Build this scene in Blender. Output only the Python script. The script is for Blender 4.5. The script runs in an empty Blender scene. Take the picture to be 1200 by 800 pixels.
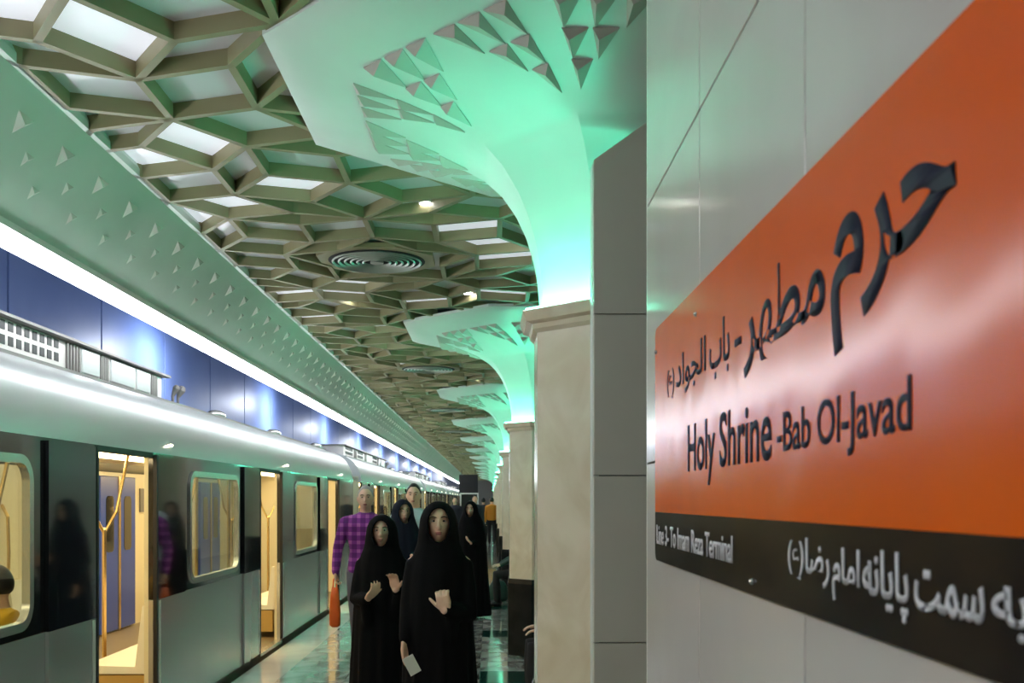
import bpy, bmesh, math, random
from mathutils import Vector, Matrix
R = math.radians
PI = math.pi
random.seed(7)
S = bpy.context.scene
COL = S.collection

# ------------------------------------------------------------------ camera, world, exposure
EYE = 1.6
cam_d = bpy.data.cameras.new('camera'); cam_d.lens = 36; cam_d.sensor_width = 36
cam_d.shift_x = 25/1200; cam_d.shift_y = 186/1200
cam_d.dof.use_dof = True; cam_d.dof.focus_distance = 5.2; cam_d.dof.aperture_fstop = 9
cam_d.clip_start = .05; cam_d.clip_end = 300
cam = bpy.data.objects.new('camera', cam_d); COL.objects.link(cam)
cam.location = (0, 0, EYE); cam.rotation_euler = (R(90), 0, 0)
S.camera = cam
w = bpy.data.worlds.new('world'); S.world = w; w.use_nodes = True
w.node_tree.nodes['Background'].inputs[0].default_value = (.55, .62, .6, 1)
w.node_tree.nodes['Background'].inputs[1].default_value = .04
S.view_settings.view_transform = 'Standard'; S.view_settings.look = 'None'
S.view_settings.gamma = 1; S.view_settings.exposure = 0.48
S.view_settings.use_curve_mapping = False

STRIP_E = 14.0        # white strip light along the track edge
GREEN_E = 46.0        # green uplights round the columns
PANEL_E = .40        # glow added to some ceiling panels for ambient light
WALL_LAMP = 70.0
CAR_E = 8.0

# ------------------------------------------------------------------ materials
def mat(name, col, rough=.5, metal=0, col2=None, scale=8, detail=3, bump=0, bscale=None, spec=.5, emit=None, es=0, coat=0, dist=0):
    m = bpy.data.materials.new(name); m.use_nodes = True
    nt = m.node_tree; b = nt.nodes['Principled BSDF']
    b.inputs['Base Color'].default_value = (*col, 1); b.inputs['Roughness'].default_value = rough
    b.inputs['Metallic'].default_value = metal; b.inputs['Specular IOR Level'].default_value = spec
    b.inputs['Coat Weight'].default_value = coat; b.inputs['Coat Roughness'].default_value = .05
    tc = nt.nodes.new('ShaderNodeTexCoord')
    if col2:
        n = nt.nodes.new('ShaderNodeTexNoise'); n.inputs['Scale'].default_value = scale
        n.inputs['Detail'].default_value = detail; n.inputs['Distortion'].default_value = dist
        nt.links.new(tc.outputs['Object'], n.inputs['Vector'])
        r = nt.nodes.new('ShaderNodeValToRGB')
        r.color_ramp.elements[0].position = .35; r.color_ramp.elements[1].position = .65
        r.color_ramp.elements[0].color = (*col, 1); r.color_ramp.elements[1].color = (*col2, 1)
        nt.links.new(n.outputs[0], r.inputs[0]); nt.links.new(r.outputs[0], b.inputs['Base Color'])
    if bump:
        n2 = nt.nodes.new('ShaderNodeTexNoise'); n2.inputs['Scale'].default_value = bscale or scale
        nt.links.new(tc.outputs['Object'], n2.inputs['Vector'])
        bp = nt.nodes.new('ShaderNodeBump'); bp.inputs['Strength'].default_value = bump; bp.inputs['Distance'].default_value = .02
        nt.links.new(n2.outputs[0], bp.inputs['Height']); nt.links.new(bp.outputs[0], b.inputs['Normal'])
    if emit:
        b.inputs['Emission Color'].default_value = (*emit, 1); b.inputs['Emission Strength'].default_value = es
    return m

M = {}
M['white_stone'] = mat('wall tile stone', (.58, .56, .52), .15, col2=(.66, .64, .60), scale=1.3, detail=5, dist=1)
M['pier_tile'] = mat('pier tile stone', (.60, .58, .50), .28, col2=(.66, .64, .56), scale=1.3, detail=5)
M['joint'] = mat('tile joint', (.10, .10, .10), .9)
M['marble'] = mat('beige marble', (.72, .61, .43), .14, col2=(.84, .75, .58), scale=2.6, detail=8, dist=1.6)
M['black_stone'] = mat('black stone', (.008, .011, .011), .22, col2=(.018, .02, .02), scale=5, spec=.1)
M['plaster'] = mat('funnel plaster', (.70, .76, .72), .42, col2=(.64, .70, .66), scale=2)
M['cornice'] = mat('cornice green light tint', (.52, .64, .55), .34, col2=(.60, .70, .62), scale=1.4)  # green cast of the uplights is put into this colour
M['stud'] = mat('pyramid plaster', (.66, .66, .60), .4)
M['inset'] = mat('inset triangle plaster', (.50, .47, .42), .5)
M['beam'] = mat('lattice beam paint', (.25, .22, .115), .45, col2=(.31, .275, .15), scale=3)
M['panel'] = mat('satin ceiling panel', (.74, .74, .78), .22, col2=(.66, .69, .71), scale=1.2, bump=.05, bscale=1.5)
M['panel_glow'] = mat('ceiling panel with added glow', (.75, .76, .80), .3, emit=(.86, .90, 1.0), es=PANEL_E)  # emission added to brighten ordinary panels and the platform below
M['dark'] = mat('matt near black', (.02, .02, .022), .7)  # flat near-black shared by track bed, housings and backings
M['slab'] = mat('ceiling slab', (.16, .16, .15), .8)
M['vent'] = mat('vent metal', (.35, .37, .33), .4, metal=.3)
M['blue'] = mat('blue enamel panel', (.15, .235, .52), .42, col2=(.18, .27, .56), scale=.8, bump=.02, bscale=2)
M['led'] = mat('white strip light', (1, 1, 1), .4, emit=(.93, .95, 1.0), es=STRIP_E)
M['green_led'] = mat('green uplight', (.2, 1, .7), .4, emit=(.10, 1.0, .62), es=GREEN_E)
M['trim'] = mat('light trim', (.75, .76, .72), .3)
M['silver'] = mat('brushed train silver', (.60, .61, .59), .22, metal=.6, bump=.01, bscale=3)
M['train_black'] = mat('gloss black train band', (.012, .014, .017), .07, coat=.5)
M['train_roof'] = mat('white gloss train roof', (.74, .77, .78), .22, metal=.3)
M['rubber'] = mat('black rubber', (.008, .008, .009), .5)
M['steel'] = mat('pale steel frame', (.62, .62, .58), .25, metal=.8)
M['cream'] = mat('cream interior laminate', (.78, .70, .48), .3)
M['blue_door'] = mat('blue door laminate', (.03, .08, .42), .3)
M['warm_lit_metal'] = mat('pole metal with lamp tint', (.75, .55, .25), .22, metal=.9)  # yellow cast of the warm car lamps is put into the metal colour
M['seat'] = mat('white seat shell', (.8, .78, .68), .3)
M['seat_side'] = mat('ochre seat base', (.50, .33, .10), .45)
M['car_floor'] = mat('train floor', (.22, .17, .10), .4)
M['car_lamp'] = mat('car ceiling lamp', (1, 1, 1), .4, emit=(1.0, .78, .42), es=CAR_E)
M['unit'] = mat('roof unit paint', (.66, .62, .60), .45)
M['louvre'] = mat('louvre grey', (.20, .19, .18), .5)
M['orange'] = mat('sign orange enamel', (.84, .115, .002), .18, bump=.24, bscale=3.5, spec=.22)
M['sign_black'] = mat('sign black enamel', (.008, .009, .012), .19, bump=.2, bscale=3.5, spec=.08)
M['ink'] = mat('dark navy lettering', (.010, .014, .035), .65, spec=.25)
M['white_ink'] = mat('white lettering', (.75, .75, .78), .4)
M['skin'] = mat('skin', (.74, .47, .32), .5, col2=(.80, .53, .37), scale=14)
M['skin'].node_tree.nodes['Principled BSDF'].inputs['Subsurface Weight'].default_value = .08
M['chador'] = mat('black cloth', (.0035, .0035, .004), .85, spec=.12)
M['navy_cloth'] = mat('navy black cloth', (.008, .012, .022), .85, spec=.2)
M['hair_black'] = mat('black hair', (.008, .007, .006), .5)
M['hair_grey'] = mat('grey hair', (.42, .40, .37), .6)
M['eye_white'] = mat('eye white', (.7, .66, .62), .3)
M['iris'] = mat('dark iris', (.015, .008, .005), .2)
M['lips'] = mat('lips', (.38, .14, .11), .5)
M['denim'] = mat('grey blue trousers', (.10, .12, .18), .8)
M['grey_trousers'] = mat('grey trousers', (.16, .16, .20), .8)
M['black_trousers'] = mat('black trousers', (.012, .012, .014), .8)
M['pale_shirt'] = mat('pale blue shirt', (.42, .56, .58), .8)
M['dark_jacket'] = mat('dark teal jacket', (.012, .03, .045), .7)
M['yellow_shirt'] = mat('amber jacket', (.72, .27, .02), .7)
M['yellow_coat'] = mat('yellow coat', (.75, .45, .02), .7)
M['green_coat'] = mat('dark green jacket', (.008, .05, .035), .6)
M['slate_coat'] = mat('slate coat', (.03, .035, .05), .8)
M['shoe'] = mat('black shoe', (.01, .01, .01), .35)
M['bag_orange'] = mat('orange bag fabric', (.85, .13, .01), .55)
M['paper'] = mat('white paper', (.8, .8, .72), .7)
M['white_paint'] = mat('white painted steel', (.8, .8, .8), .3)
M['edge'] = mat('pale platform edge stone', (.62, .60, .56), .16, col2=(.70, .67, .62), scale=3)
M['teal_tile'] = mat('dark green polished tile', (.008, .06, .05), .08)

def plaid():
    m = bpy.data.materials.new('purple plaid cloth'); m.use_nodes = True; nt = m.node_tree
    b = nt.nodes['Principled BSDF']; b.inputs['Roughness'].default_value = .85
    tc = nt.nodes.new('ShaderNodeTexCoord'); sep = nt.nodes.new('ShaderNodeSeparateXYZ')
    nt.links.new(tc.outputs['Object'], sep.inputs[0])
    def stripe(sock, f, thr):
        a = nt.nodes.new('ShaderNodeMath'); a.operation = 'MULTIPLY'; a.inputs[1].default_value = f
        nt.links.new(sock, a.inputs[0])
        s = nt.nodes.new('ShaderNodeMath'); s.operation = 'SINE'; nt.links.new(a.outputs[0], s.inputs[0])
        g = nt.nodes.new('ShaderNodeMath'); g.operation = 'GREATER_THAN'; g.inputs[1].default_value = thr
        nt.links.new(s.outputs[0], g.inputs[0]); return g.outputs[0]
    ad = nt.nodes.new('ShaderNodeMath'); ad.operation = 'ADD'
    nt.links.new(stripe(sep.outputs[0], 75, .3), ad.inputs[0]); nt.links.new(stripe(sep.outputs[2], 75, .3), ad.inputs[1])
    d = nt.nodes.new('ShaderNodeMath'); d.operation = 'MULTIPLY'; d.inputs[1].default_value = .5
    nt.links.new(ad.outputs[0], d.inputs[0])
    r = nt.nodes.new('ShaderNodeValToRGB')
    r.color_ramp.elements[0].color = (.11, .012, .15, 1); r.color_ramp.elements[1].color = (.45, .12, .42, 1)
    e = r.color_ramp.elements.new(.5); e.color = (.22, .03, .26, 1)
    nt.links.new(d.outputs[0], r.inputs[0]); nt.links.new(r.outputs[0], b.inputs['Base Color'])
    return m
M['plaid'] = plaid()

def glass():
    m = bpy.data.materials.new('tinted window glass'); m.use_nodes = True; nt = m.node_tree; nt.nodes.clear()
    o = nt.nodes.new('ShaderNodeOutputMaterial'); mx = nt.nodes.new('ShaderNodeMixShader')
    t = nt.nodes.new('ShaderNodeBsdfTransparent'); t.inputs[0].default_value = (.72, .78, .80, 1)
    g = nt.nodes.new('ShaderNodeBsdfGlossy'); g.inputs['Roughness'].default_value = .03
    lw = nt.nodes.new('ShaderNodeLayerWeight'); lw.inputs[0].default_value = .5
    pw = nt.nodes.new('ShaderNodeMath'); pw.operation = 'POWER'; pw.inputs[1].default_value = 4.5
    f = nt.nodes.new('ShaderNodeMath'); f.operation = 'MULTIPLY_ADD'; f.inputs[1].default_value = .75; f.inputs[2].default_value = .03
    nt.links.new(lw.outputs['Facing'], pw.inputs[0]); nt.links.new(pw.outputs[0], f.inputs[0])
    nt.links.new(f.outputs[0], mx.inputs[0]); nt.links.new(t.outputs[0], mx.inputs[1]); nt.links.new(g.outputs[0], mx.inputs[2])
    nt.links.new(mx.outputs[0], o.inputs[0]); return m
M['glass'] = glass()

def floor_mat(name, joints):
    m = bpy.data.materials.new(name); m.use_nodes = True; nt = m.node_tree
    b = nt.nodes['Principled BSDF']; b.inputs['Roughness'].default_value = .11; b.inputs['Coat Weight'].default_value = .4
    b.inputs['Coat Roughness'].default_value = .03
    tc = nt.nodes.new('ShaderNodeTexCoord'); mp = nt.nodes.new('ShaderNodeMapping')
    mp.inputs['Scale'].default_value = (1.7, .9, 1)
    nt.links.new(tc.outputs['Object'], mp.inputs[0])
    n = nt.nodes.new('ShaderNodeTexNoise'); n.inputs['Scale'].default_value = 1.6; n.inputs['Detail'].default_value = 6
    n.inputs['Distortion'].default_value = .9; nt.links.new(mp.outputs[0], n.inputs['Vector'])
    r = nt.nodes.new('ShaderNodeValToRGB'); e = r.color_ramp.elements
    e[0].position = .36; e[0].color = (.07, .085, .085, 1); e[1].position = .60; e[1].color = (.52, .54, .54, 1)
    q = e.new(.46); q.color = (.32, .34, .345, 1)
    nt.links.new(n.outputs[0], r.inputs[0])
    out = r.outputs[0]
    if joints:
        br = nt.nodes.new('ShaderNodeTexBrick'); br.offset = 0; br.inputs['Scale'].default_value = 1
        br.inputs['Brick Width'].default_value = .6; br.inputs['Row Height'].default_value = .6
        br.inputs['Mortar Size'].default_value = .004
        br.inputs['Color1'].default_value = (1, 1, 1, 1); br.inputs['Color2'].default_value = (.75, .75, .75, 1)
        br.inputs['Mortar'].default_value = (.2, .2, .2, 1)
        nt.links.new(tc.outputs['Object'], br.inputs['Vector'])
        mx = nt.nodes.new('ShaderNodeMix'); mx.data_type = 'RGBA'; mx.blend_type = 'MULTIPLY'; mx.inputs[0].default_value = 1
        nt.links.new(out, mx.inputs[6]); nt.links.new(br.outputs[0], mx.inputs[7]); out = mx.outputs[2]
    nt.links.new(out, b.inputs['Base Color'])
    bp = nt.nodes.new('ShaderNodeBump'); bp.inputs['Strength'].default_value = .12; bp.inputs['Distance'].default_value = .01
    n3 = nt.nodes.new('ShaderNodeTexNoise'); n3.inputs['Scale'].default_value = 3.5
    nt.links.new(tc.outputs['Object'], n3.inputs['Vector']); nt.links.new(n3.outputs[0], bp.inputs['Height'])
    nt.links.new(bp.outputs[0], b.inputs['Normal'])
    return m
M['floor'] = floor_mat('polished grey marble floor', True)
M['floor_tile'] = [floor_mat('polished floor tile', False)]

# ------------------------------------------------------------------ mesh helpers
class MB:
    def __init__(s): s.v = []; s.f = []
    def add(s, vs, fs):
        o = len(s.v); s.v += [tuple(p) for p in vs]; s.f += [tuple(i+o for i in f) for f in fs]; return s
    def box(s, x0, x1, y0, y1, z0, z1):
        return s.add([(x0,y0,z0),(x1,y0,z0),(x1,y1,z0),(x0,y1,z0),(x0,y0,z1),(x1,y0,z1),(x1,y1,z1),(x0,y1,z1)],
                     [(0,3,2,1),(4,5,6,7),(0,1,5,4),(1,2,6,5),(2,3,7,6),(3,0,4,7)])
    def cbox(s, x0, x1, y0, y1, z0, z1, c=.003):      # box chamfered on all edges
        vs = []; 
        X = (x0, x1); Y = (y0, y1); Z = (z0, z1); idx = {}
        for i in (0, 1):
            for j in (0, 1):
                for k in (0, 1):
                    sx, sy, sz = (1-2*i), (1-2*j), (1-2*k)
                    idx[i,j,k,'x'] = len(vs); vs.append((X[i], Y[j]+sy*c, Z[k]+sz*c))
                    idx[i,j,k,'y'] = len(vs); vs.append((X[i]+sx*c, Y[j], Z[k]+sz*c))
                    idx[i,j,k,'z'] = len(vs); vs.append((X[i]+sx*c, Y[j]+sy*c, Z[k]))
        bm = bmesh.new(); bv = [bm.verts.new(p) for p in vs]; r = bmesh.ops.convex_hull(bm, input=bv)
        bm.verts.index_update()
        s.add([v.co for v in bm.verts], [[v.index for v in f.verts] for f in bm.faces]); bm.free(); return s
    def prism(s, pts, a, b, axis='z'):                 # polygon extruded along an axis
        n = len(pts)
        def P(p, t):
            return {'z': (p[0], p[1], t), 'y': (p[0], t, p[1]), 'x': (t, p[0], p[1])}[axis]
        s.add([P(p, a) for p in pts] + [P(p, b) for p in pts],
              [tuple(range(n))[::-1], tuple(range(n, 2*n))] + [(i, (i+1) % n, n+(i+1) % n, n+i) for i in range(n)])
        return s
    def tube(s, pts, rad, n=10, sx=1, cap=True, up=None):
        pts = [Vector(p) for p in pts]
        if not hasattr(rad, '__len__'): rad = [rad]*len(pts)
        P = list(pts); Q = list(rad)
        if cap:
            d0 = (pts[0]-pts[1]).normalized(); d1 = (pts[-1]-pts[-2]).normalized()
            P = [pts[0]+d0*rad[0]*.95, pts[0]+d0*rad[0]*.7] + P + [pts[-1]+d1*rad[-1]*.7, pts[-1]+d1*rad[-1]*.95]
            Q = [rad[0]*.3, rad[0]*.72] + Q + [rad[-1]*.72, rad[-1]*.3]
        vs = []; fs = []; side = None
        for i, p in enumerate(P):
            t = (P[min(i+1, len(P)-1)]-P[max(i-1, 0)]).normalized()
            if side is None:
                u = Vector(up) if up else (Vector((0,0,1)) if abs(t.z) < .9 else Vector((0,1,0)))
                side = u.cross(t).normalized()
            side = (side - t*side.dot(t)).normalized(); o2 = t.cross(side)
            for k in range(n):
                a = 2*PI*k/n
                vs.append(p + side*math.cos(a)*Q[i]*sx + o2*math.sin(a)*Q[i])
        m = len(P)
        for i in range(m-1):
            for k in range(n):
                fs.append((i*n+k, i*n+(k+1) % n, (i+1)*n+(k+1) % n, (i+1)*n+k))
        fs.append(tuple(range(n))[::-1]); fs.append(tuple((m-1)*n+k for k in range(n)))
        return s.add(vs, fs)
    def ell(s, c, r, rot=None, nu=16, nv=10):
        c = Vector(c); vs = [Vector((0, 0, r[2]))]; fs = []
        for i in range(1, nv):
            a = PI*i/nv
            for k in range(nu):
                b = 2*PI*k/nu
                vs.append(Vector((r[0]*math.sin(a)*math.cos(b), r[1]*math.sin(a)*math.sin(b), r[2]*math.cos(a))))
        vs.append(Vector((0, 0, -r[2])))
        for k in range(nu): fs.append((0, 1+k, 1+(k+1) % nu))
        for i in range(nv-2):
            for k in range(nu):
                a = 1+i*nu; fs.append((a+k, a+nu+k, a+nu+(k+1) % nu, a+(k+1) % nu))
        L = len(vs)-1
        for k in range(nu): fs.append((L, L-nu+(k+1) % nu, L-nu+k))
        if rot: vs = [rot @ v for v in vs]
        return s.add([v+c for v in vs], fs)
    def loft(s, secs, n=24, power=2.0):                 # secs: (z, cx, cy, rx, ry)
        vs = []; fs = []
        for (z, cx, cy, rx, ry) in secs:
            for k in range(n):
                a = 2*PI*k/n; ca, sa = math.cos(a), math.sin(a)
                e = 2/power
                vs.append((cx+rx*math.copysign(abs(ca)**e, ca), cy+ry*math.copysign(abs(sa)**e, sa), z))
        for i in range(len(secs)-1):
            for k in range(n): fs.append((i*n+k, i*n+(k+1) % n, (i+1)*n+(k+1) % n, (i+1)*n+k))
        fs.append(tuple(range(n))[::-1]); fs.append(tuple((len(secs)-1)*n+k for k in range(n)))
        return s.add(vs, fs)
    def mesh(s, name, m):
        me = bpy.data.meshes.new(name); me.from_pydata(s.v, [], s.f)
        ms = m if isinstance(m, (list, tuple)) else [m]
        for x in ms: me.materials.append(x)
        return me
    def build(s, name, m, parent=None, smooth=False, fix=True):
        me = s.mesh(name, m)
        if fix:
            bm = bmesh.new(); bm.from_mesh(me); bmesh.ops.recalc_face_normals(bm, faces=bm.faces); bm.to_mesh(me); bm.free()
        if smooth: smooth_mesh(me, smooth)
        return link(name, me, parent)

def smooth_mesh(me, ang=True):
    if ang is True:
        for p in me.polygons: p.use_smooth = True
    else:
        for p in me.polygons: p.use_smooth = True
        me.set_sharp_from_angle(angle=R(ang))

def link(name, data, parent=None, loc=None):
    o = bpy.data.objects.new(name, data); COL.objects.link(o)
    if parent: o.parent = parent
    if loc is not None: o.location = loc
    return o

def empty(name, loc=(0,0,0), rz=0):
    o = bpy.data.objects.new(name, None); COL.objects.link(o); o.location = loc; o.rotation_euler = (0,0,rz); o.empty_display_size = .1
    return o

def tag(o, label=None, cat=None, group=None, kind=None):
    if label: o['label'] = label
    if cat: o['category'] = cat
    if group: o['group'] = group
    if kind: o['kind'] = kind
    return o

def kids(o): return [c for c in ALLKIDS.get(o.name, [])]
def copy_tree(o, parent=None, cm=None):
    if cm is None:
        cm = {}
        for x in bpy.data.objects:
            if x.parent: cm.setdefault(x.parent.name, []).append(x)
    c = o.copy(); COL.objects.link(c)
    c.parent = parent
    for ch in cm.get(o.name, []): copy_tree(ch, c, cm)
    return c

def struct(o): o['kind'] = 'structure'; return o

def rrect(y0, y1, z0, z1, r, n=6):
    out = []
    for (cy, cz, a0) in ((y1-r, z1-r, 0), (y0+r, z1-r, 90), (y0+r, z0+r, 180), (y1-r, z0+r, 270)):
        for k in range(n+1):
            a = R(a0+90*k/n); out.append((cy+r*math.cos(a), cz+r*math.sin(a)))
    return out

def plate_hole(mb, x0, x1, Y0, Y1, Z0, Z1, hy0, hy1, hz0, hz1, r, n=6):
    inn = rrect(hy0, hy1, hz0, hz1, r, n); cor = [(Y1, Z1), (Y0, Z1), (Y0, Z0), (Y1, Z0)]
    N = len(inn); vs = []; fs = []
    for x in (x0, x1): vs += [(x, a, b) for a, b in inn] + [(x, a, b) for a, b in cor]
    def side(off):
        for c in range(4):
            for k in range(n): fs.append((off+c*(n+1)+k, off+c*(n+1)+k+1, off+N+c))
            c2 = (c+1) % 4
            fs.append((off+c*(n+1)+n, off+c2*(n+1), off+N+c2, off+N+c))
    side(0); side(N+4)
    for k in range(N): fs.append((k, (k+1) % N, N+4+(k+1) % N, N+4+k))
    for c in range(4): fs.append((N+c, N+(c+1) % 4, 2*N+4+(c+1) % 4, 2*N+4+c))
    mb.add(vs, fs)

def ring_rr(mb, x0, x1, oy0, oy1, oz0, oz1, ro, t, n=6):   # rounded rectangular frame of bar width t
    a = rrect(oy0, oy1, oz0, oz1, ro, n); b = rrect(oy0+t, oy1-t, oz0+t, oz1-t, max(ro-t, .01), n); N = len(a)
    vs = [(x, p, q) for x in (x0, x1) for L in (a, b) for p, q in L]; fs = []
    for k in range(N):
        j = (k+1) % N
        fs += [(k, j, N+j, N+k), (2*N+k, 3*N+k, 3*N+j, 2*N+j), (k, 2*N+k, 2*N+j, j), (N+k, N+j, 3*N+j, 3*N+k)]
    mb.add(vs, fs)

# ------------------------------------------------------------------ the setting
Y0, Y1 = -5.0, 92.0
CEIL = 3.38
fl = struct(MB().box(-1.90, 3.2, Y0, 8.4, -.25, 0).box(-1.90, 3.2, 16.2, Y1, -.25, 0).box(1.1, 3.2, 8.4, 16.2, -.25, 0)
            .box(-1.9, 1.1, 8.4, 16.2, -.25, -.022).build('floor', M['floor']))
tile_me = MB().cbox(-.298, .298, -.298, .298, -.02, 0, .002).mesh('tile', M['floor_tile'][0])
teal_me = MB().cbox(-.298, .298, -.298, .298, -.02, 0, .002).mesh('tile', M['teal_tile'])
for i in range(5):
    for j in range(13):
        x = -1.6+.6*i; y = 8.7+.6*j
        t = link('tile', teal_me if (i == 3 and j in (0, 1, 6, 11)) or (i == 1 and j in (3, 8)) else tile_me, fl, (x, y, 0))
        t.rotation_euler = (R(random.uniform(-.06, .06)), R(random.uniform(-.06, .06)), 0)
struct(MB().box(-2.28, -1.90, Y0, Y1, -.25, .0).build('trim_1', M['edge']))
struct(MB().box(-2.28, -2.10, Y0, Y1, -1.2, -.26).build('wall_track_side', M['dark']))
struct(MB().box(-5.3, -2.1, Y0, Y1, -1.3, -1.2).build('floor_track', M['dark']))
# far tunnel wall with blue panels
wb = struct(MB().box(-5.6, -5.35, Y0, Y1, -1.2, 4.7).build('wall_left', M['dark']))
pm = MB().cbox(-5.35, -5.30, -1.33, 1.33, .8, 4.6, .006).mesh('panel', M['blue'])
for k in range(36): link('panel', pm, wb, (0, -3.6+2.7*k, 0))
struct(MB().add([(-2.42, Y0, 2.98), (-5.4, Y0, 4.62), (-5.4, Y1, 4.62), (-2.42, Y1, 2.98),
                 (-2.42, Y0, 3.2), (-5.4, Y0, 4.8), (-5.4, Y1, 4.8), (-2.42, Y1, 3.2)],
                [(0,1,2,3),(4,7,6,5),(0,4,5,1),(1,5,6,2),(2,6,7,3),(3,7,4,0)]).build('ceiling_track', M['dark']))
struct(MB().box(-2.0, 3.3, Y0, Y1, 3.56, 3.66).build('ceiling', M['slab']))
struct(MB().box(-5.6, 3.3, Y0-.2, Y0, -1.2, 4.8).build('wall_back', M['slab']))
struct(MB().box(-5.6, 3.3, Y1, Y1+.2, -1.2, 4.8).build('wall_end', mat('grey end wall', (.20, .20, .20), .6)))
struct(MB().box(3.2, 3.4, Y0, Y1, -.2, 3.6).build('wall_right', M['pier_tile']))

# cornice over the platform edge
cz = lambda t: (-2.33+.37*t, 2.95+.43*t)
cor = struct(MB().prism([(-2.33, 2.95), (-1.96, 3.38), (-1.93, 3.38), (-1.93, 3.42), (-2.0, 3.60), (-2.42, 3.3), (-2.42, 2.95)], Y0, Y1, 'y').build('trim_2', M['cornice']))
MB().box(-2.37, -2.325, Y0, Y1, 2.915, 2.95).build('light_trim', M['trim'], cor)
n_ = Vector((.43, 0, -.37)).normalized()
def stud_mesh(h, wd, l):
    a = Vector((-.37, 0, -.43)).normalized()
    b = Vector((0, 1, 0))
    vs = [-a*l-b*wd, -a*l+b*wd, a*l, n_*h-a*l*.3]
    return MB().add(vs, [(0,1,3),(1,2,3),(2,0,3),(0,2,1)]).mesh('stud', M['stud'])
s1 = stud_mesh(.022, .075, .05); s2 = stud_mesh(.010, .045, .035)
for row, (t, me, off) in enumerate(((.70, s1, 0), (.50, s2, .22), (.30, s2, 0))):
    for k in range(70):
        x, z = cz(t); link('stud', me, cor, (x, 1.8+.45*k+off, z))
tag(MB().box(-2.40, -2.345, Y0, Y1-1, 2.84, 2.912).build('strip_light', M['led']),
    'long white linear light running along the cornice above the train', 'light')
# lamps grazing the blue wall
ORD = ['first', 'second', 'third', 'fourth', 'fifth', 'sixth', 'seventh', 'eighth', 'ninth', 'tenth', 'eleventh', 'twelfth', 'thirteenth', 'fourteenth']
for k in range(11):
    y = 7.4+8.4*k
    lt = empty('wall_washer', (-4.35, y, 3.93)); tag(lt, 'small floodlight over the track shining on the blue wall, %s from the camera' % ORD[k], 'light', 'floodlights above the blue tunnel wall')
    MB().box(-.14, .14, -.27, .27, .03, .10).build('housing', M['dark'], lt)
    L = bpy.data.lights.new('lamp', 'AREA'); L.shape = 'RECTANGLE'; L.size = .3; L.size_y = .5; L.energy = WALL_LAMP; L.color = (.80, .86, 1)
    lo = link('lamp', L, lt, (-.02, 0, 0)); lo.rotation_euler = (0, R(52), 0)

# ------------------------------------------------------------------ lattice ceiling (five-fold rhombus tiling)
COLX, COLY0, PITCH, NCOL = .58, 4.5, 6.3, 13
AP = 1.45
def in_oct(x, y, ap):
    k = round((y-COLY0)/PITCH); k = max(-1, min(NCOL-1, k))
    dx, dy = x-COLX, y-(COLY0+PITCH*k)
    return max(abs(dx), abs(dy), (abs(dx)+abs(dy))*.70711) < ap
def in_vent(x, y, r):
    k = round((y-7.65)/PITCH); return math.hypot(x+.85, y-(7.65+PITCH*k)) < r
E5 = [(math.cos(R(18+72*j)), math.sin(R(18+72*j))) for j in range(5)]
G5 = [.23, .31, -.17, .41, -.78]
SL = .452
OFF = (-1.66, 4.57)
edges = {}; cells = []
def kk(px, py): return [math.ceil(px*e[0]+py*e[1]+g) for e, g in zip(E5, G5)]
for j in range(5):
    for k in range(j+1, 5):
        dt = E5[j][0]*E5[k][1]-E5[j][1]*E5[k][0]
        for a in range(-100, 101):
            for b in range(-100, 101):
                A = a-G5[j]; B = b-G5[k]
                px = (A*E5[k][1]-B*E5[j][1])/dt; py = (E5[j][0]*B-E5[k][0]*A)/dt
                # dual position is about 2.5 times the grid position
                if not (-2.9 < px*2.5*SL+OFF[0]+.9 < 5.6 and Y0-1 < py*2.5*SL+OFF[1] < Y1+1): continue
                K = kk(px, py); q = []
                for da, db in ((0,0),(1,0),(1,1),(0,1)):
                    K[j] = a+da; K[k] = b+db
                    q.append((round(sum(K[i]*E5[i][0] for i in range(5))*SL+OFF[0], 4), round(sum(K[i]*E5[i][1] for i in range(5))*SL+OFF[1], 4)))
                cx = sum(p[0] for p in q)/4; cy = sum(p[1] for p in q)/4
                if cx < -2.1 or cx > 3.1 or cy < Y0 or cy > Y1-.5: continue
                cells.append((cx, cy, q, (j, k)))
                for i in range(4):
                    p, r_ = q[i], q[(i+1) % 4]
                    key = (p, r_) if p < r_ else (r_, p); edges[key] = 1
lat = empty('ceiling_lattice'); struct(lat); 
def vis_rank(x, y):
    return (x > .35)*1000+(y < 2.6)*500+abs(y)
bl = []
for (p, q) in edges:
    mx, my = (p[0]+q[0])/2, (p[1]+q[1])/2
    if in_oct(p[0], p[1], AP-.02) and in_oct(q[0], q[1], AP-.02): continue
    if in_vent(mx, my, .40): continue
    if mx < -2.12 or (mx > .42 and my < 2.5): continue
    bl.append((vis_rank(mx, my), mx, my, math.atan2(q[1]-p[1], q[0]-p[0])))
bl.sort()
bw = .017
def beam_verts(L): return MB().prism([(-bw, 0), (bw, 0), (bw, .08), (-bw, .08)], -L/2, L/2, 'x')
beam_me = beam_verts(SL+.02).mesh('beam', M['beam'])
rest = MB()
for i, (r_, mx, my, a) in enumerate(bl):
    if i < 298:
        o = link('beam', beam_me, lat, (mx, my, CEIL)); o.rotation_euler = (0, 0, a)
    else:
        b = beam_verts(SL+.02); c, s_ = math.cos(a), math.sin(a)
        rest.add([(mx+c*x-s_*y, my+s_*x+c*y, CEIL+z) for x, y, z in b.v], b.f)
tag(rest.build('lattice_beams', M['beam'], lat), kind='stuff')
pc = []
for (cx, cy, q, jk) in cells:
    if in_oct(cx, cy, AP-.25) or (cx > .42 and cy < 2.5): continue
    pc.append((vis_rank(cx, cy), cx, cy, q))
pc.sort()
pmesh = {}
rest = MB(); restl = MB()
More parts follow.
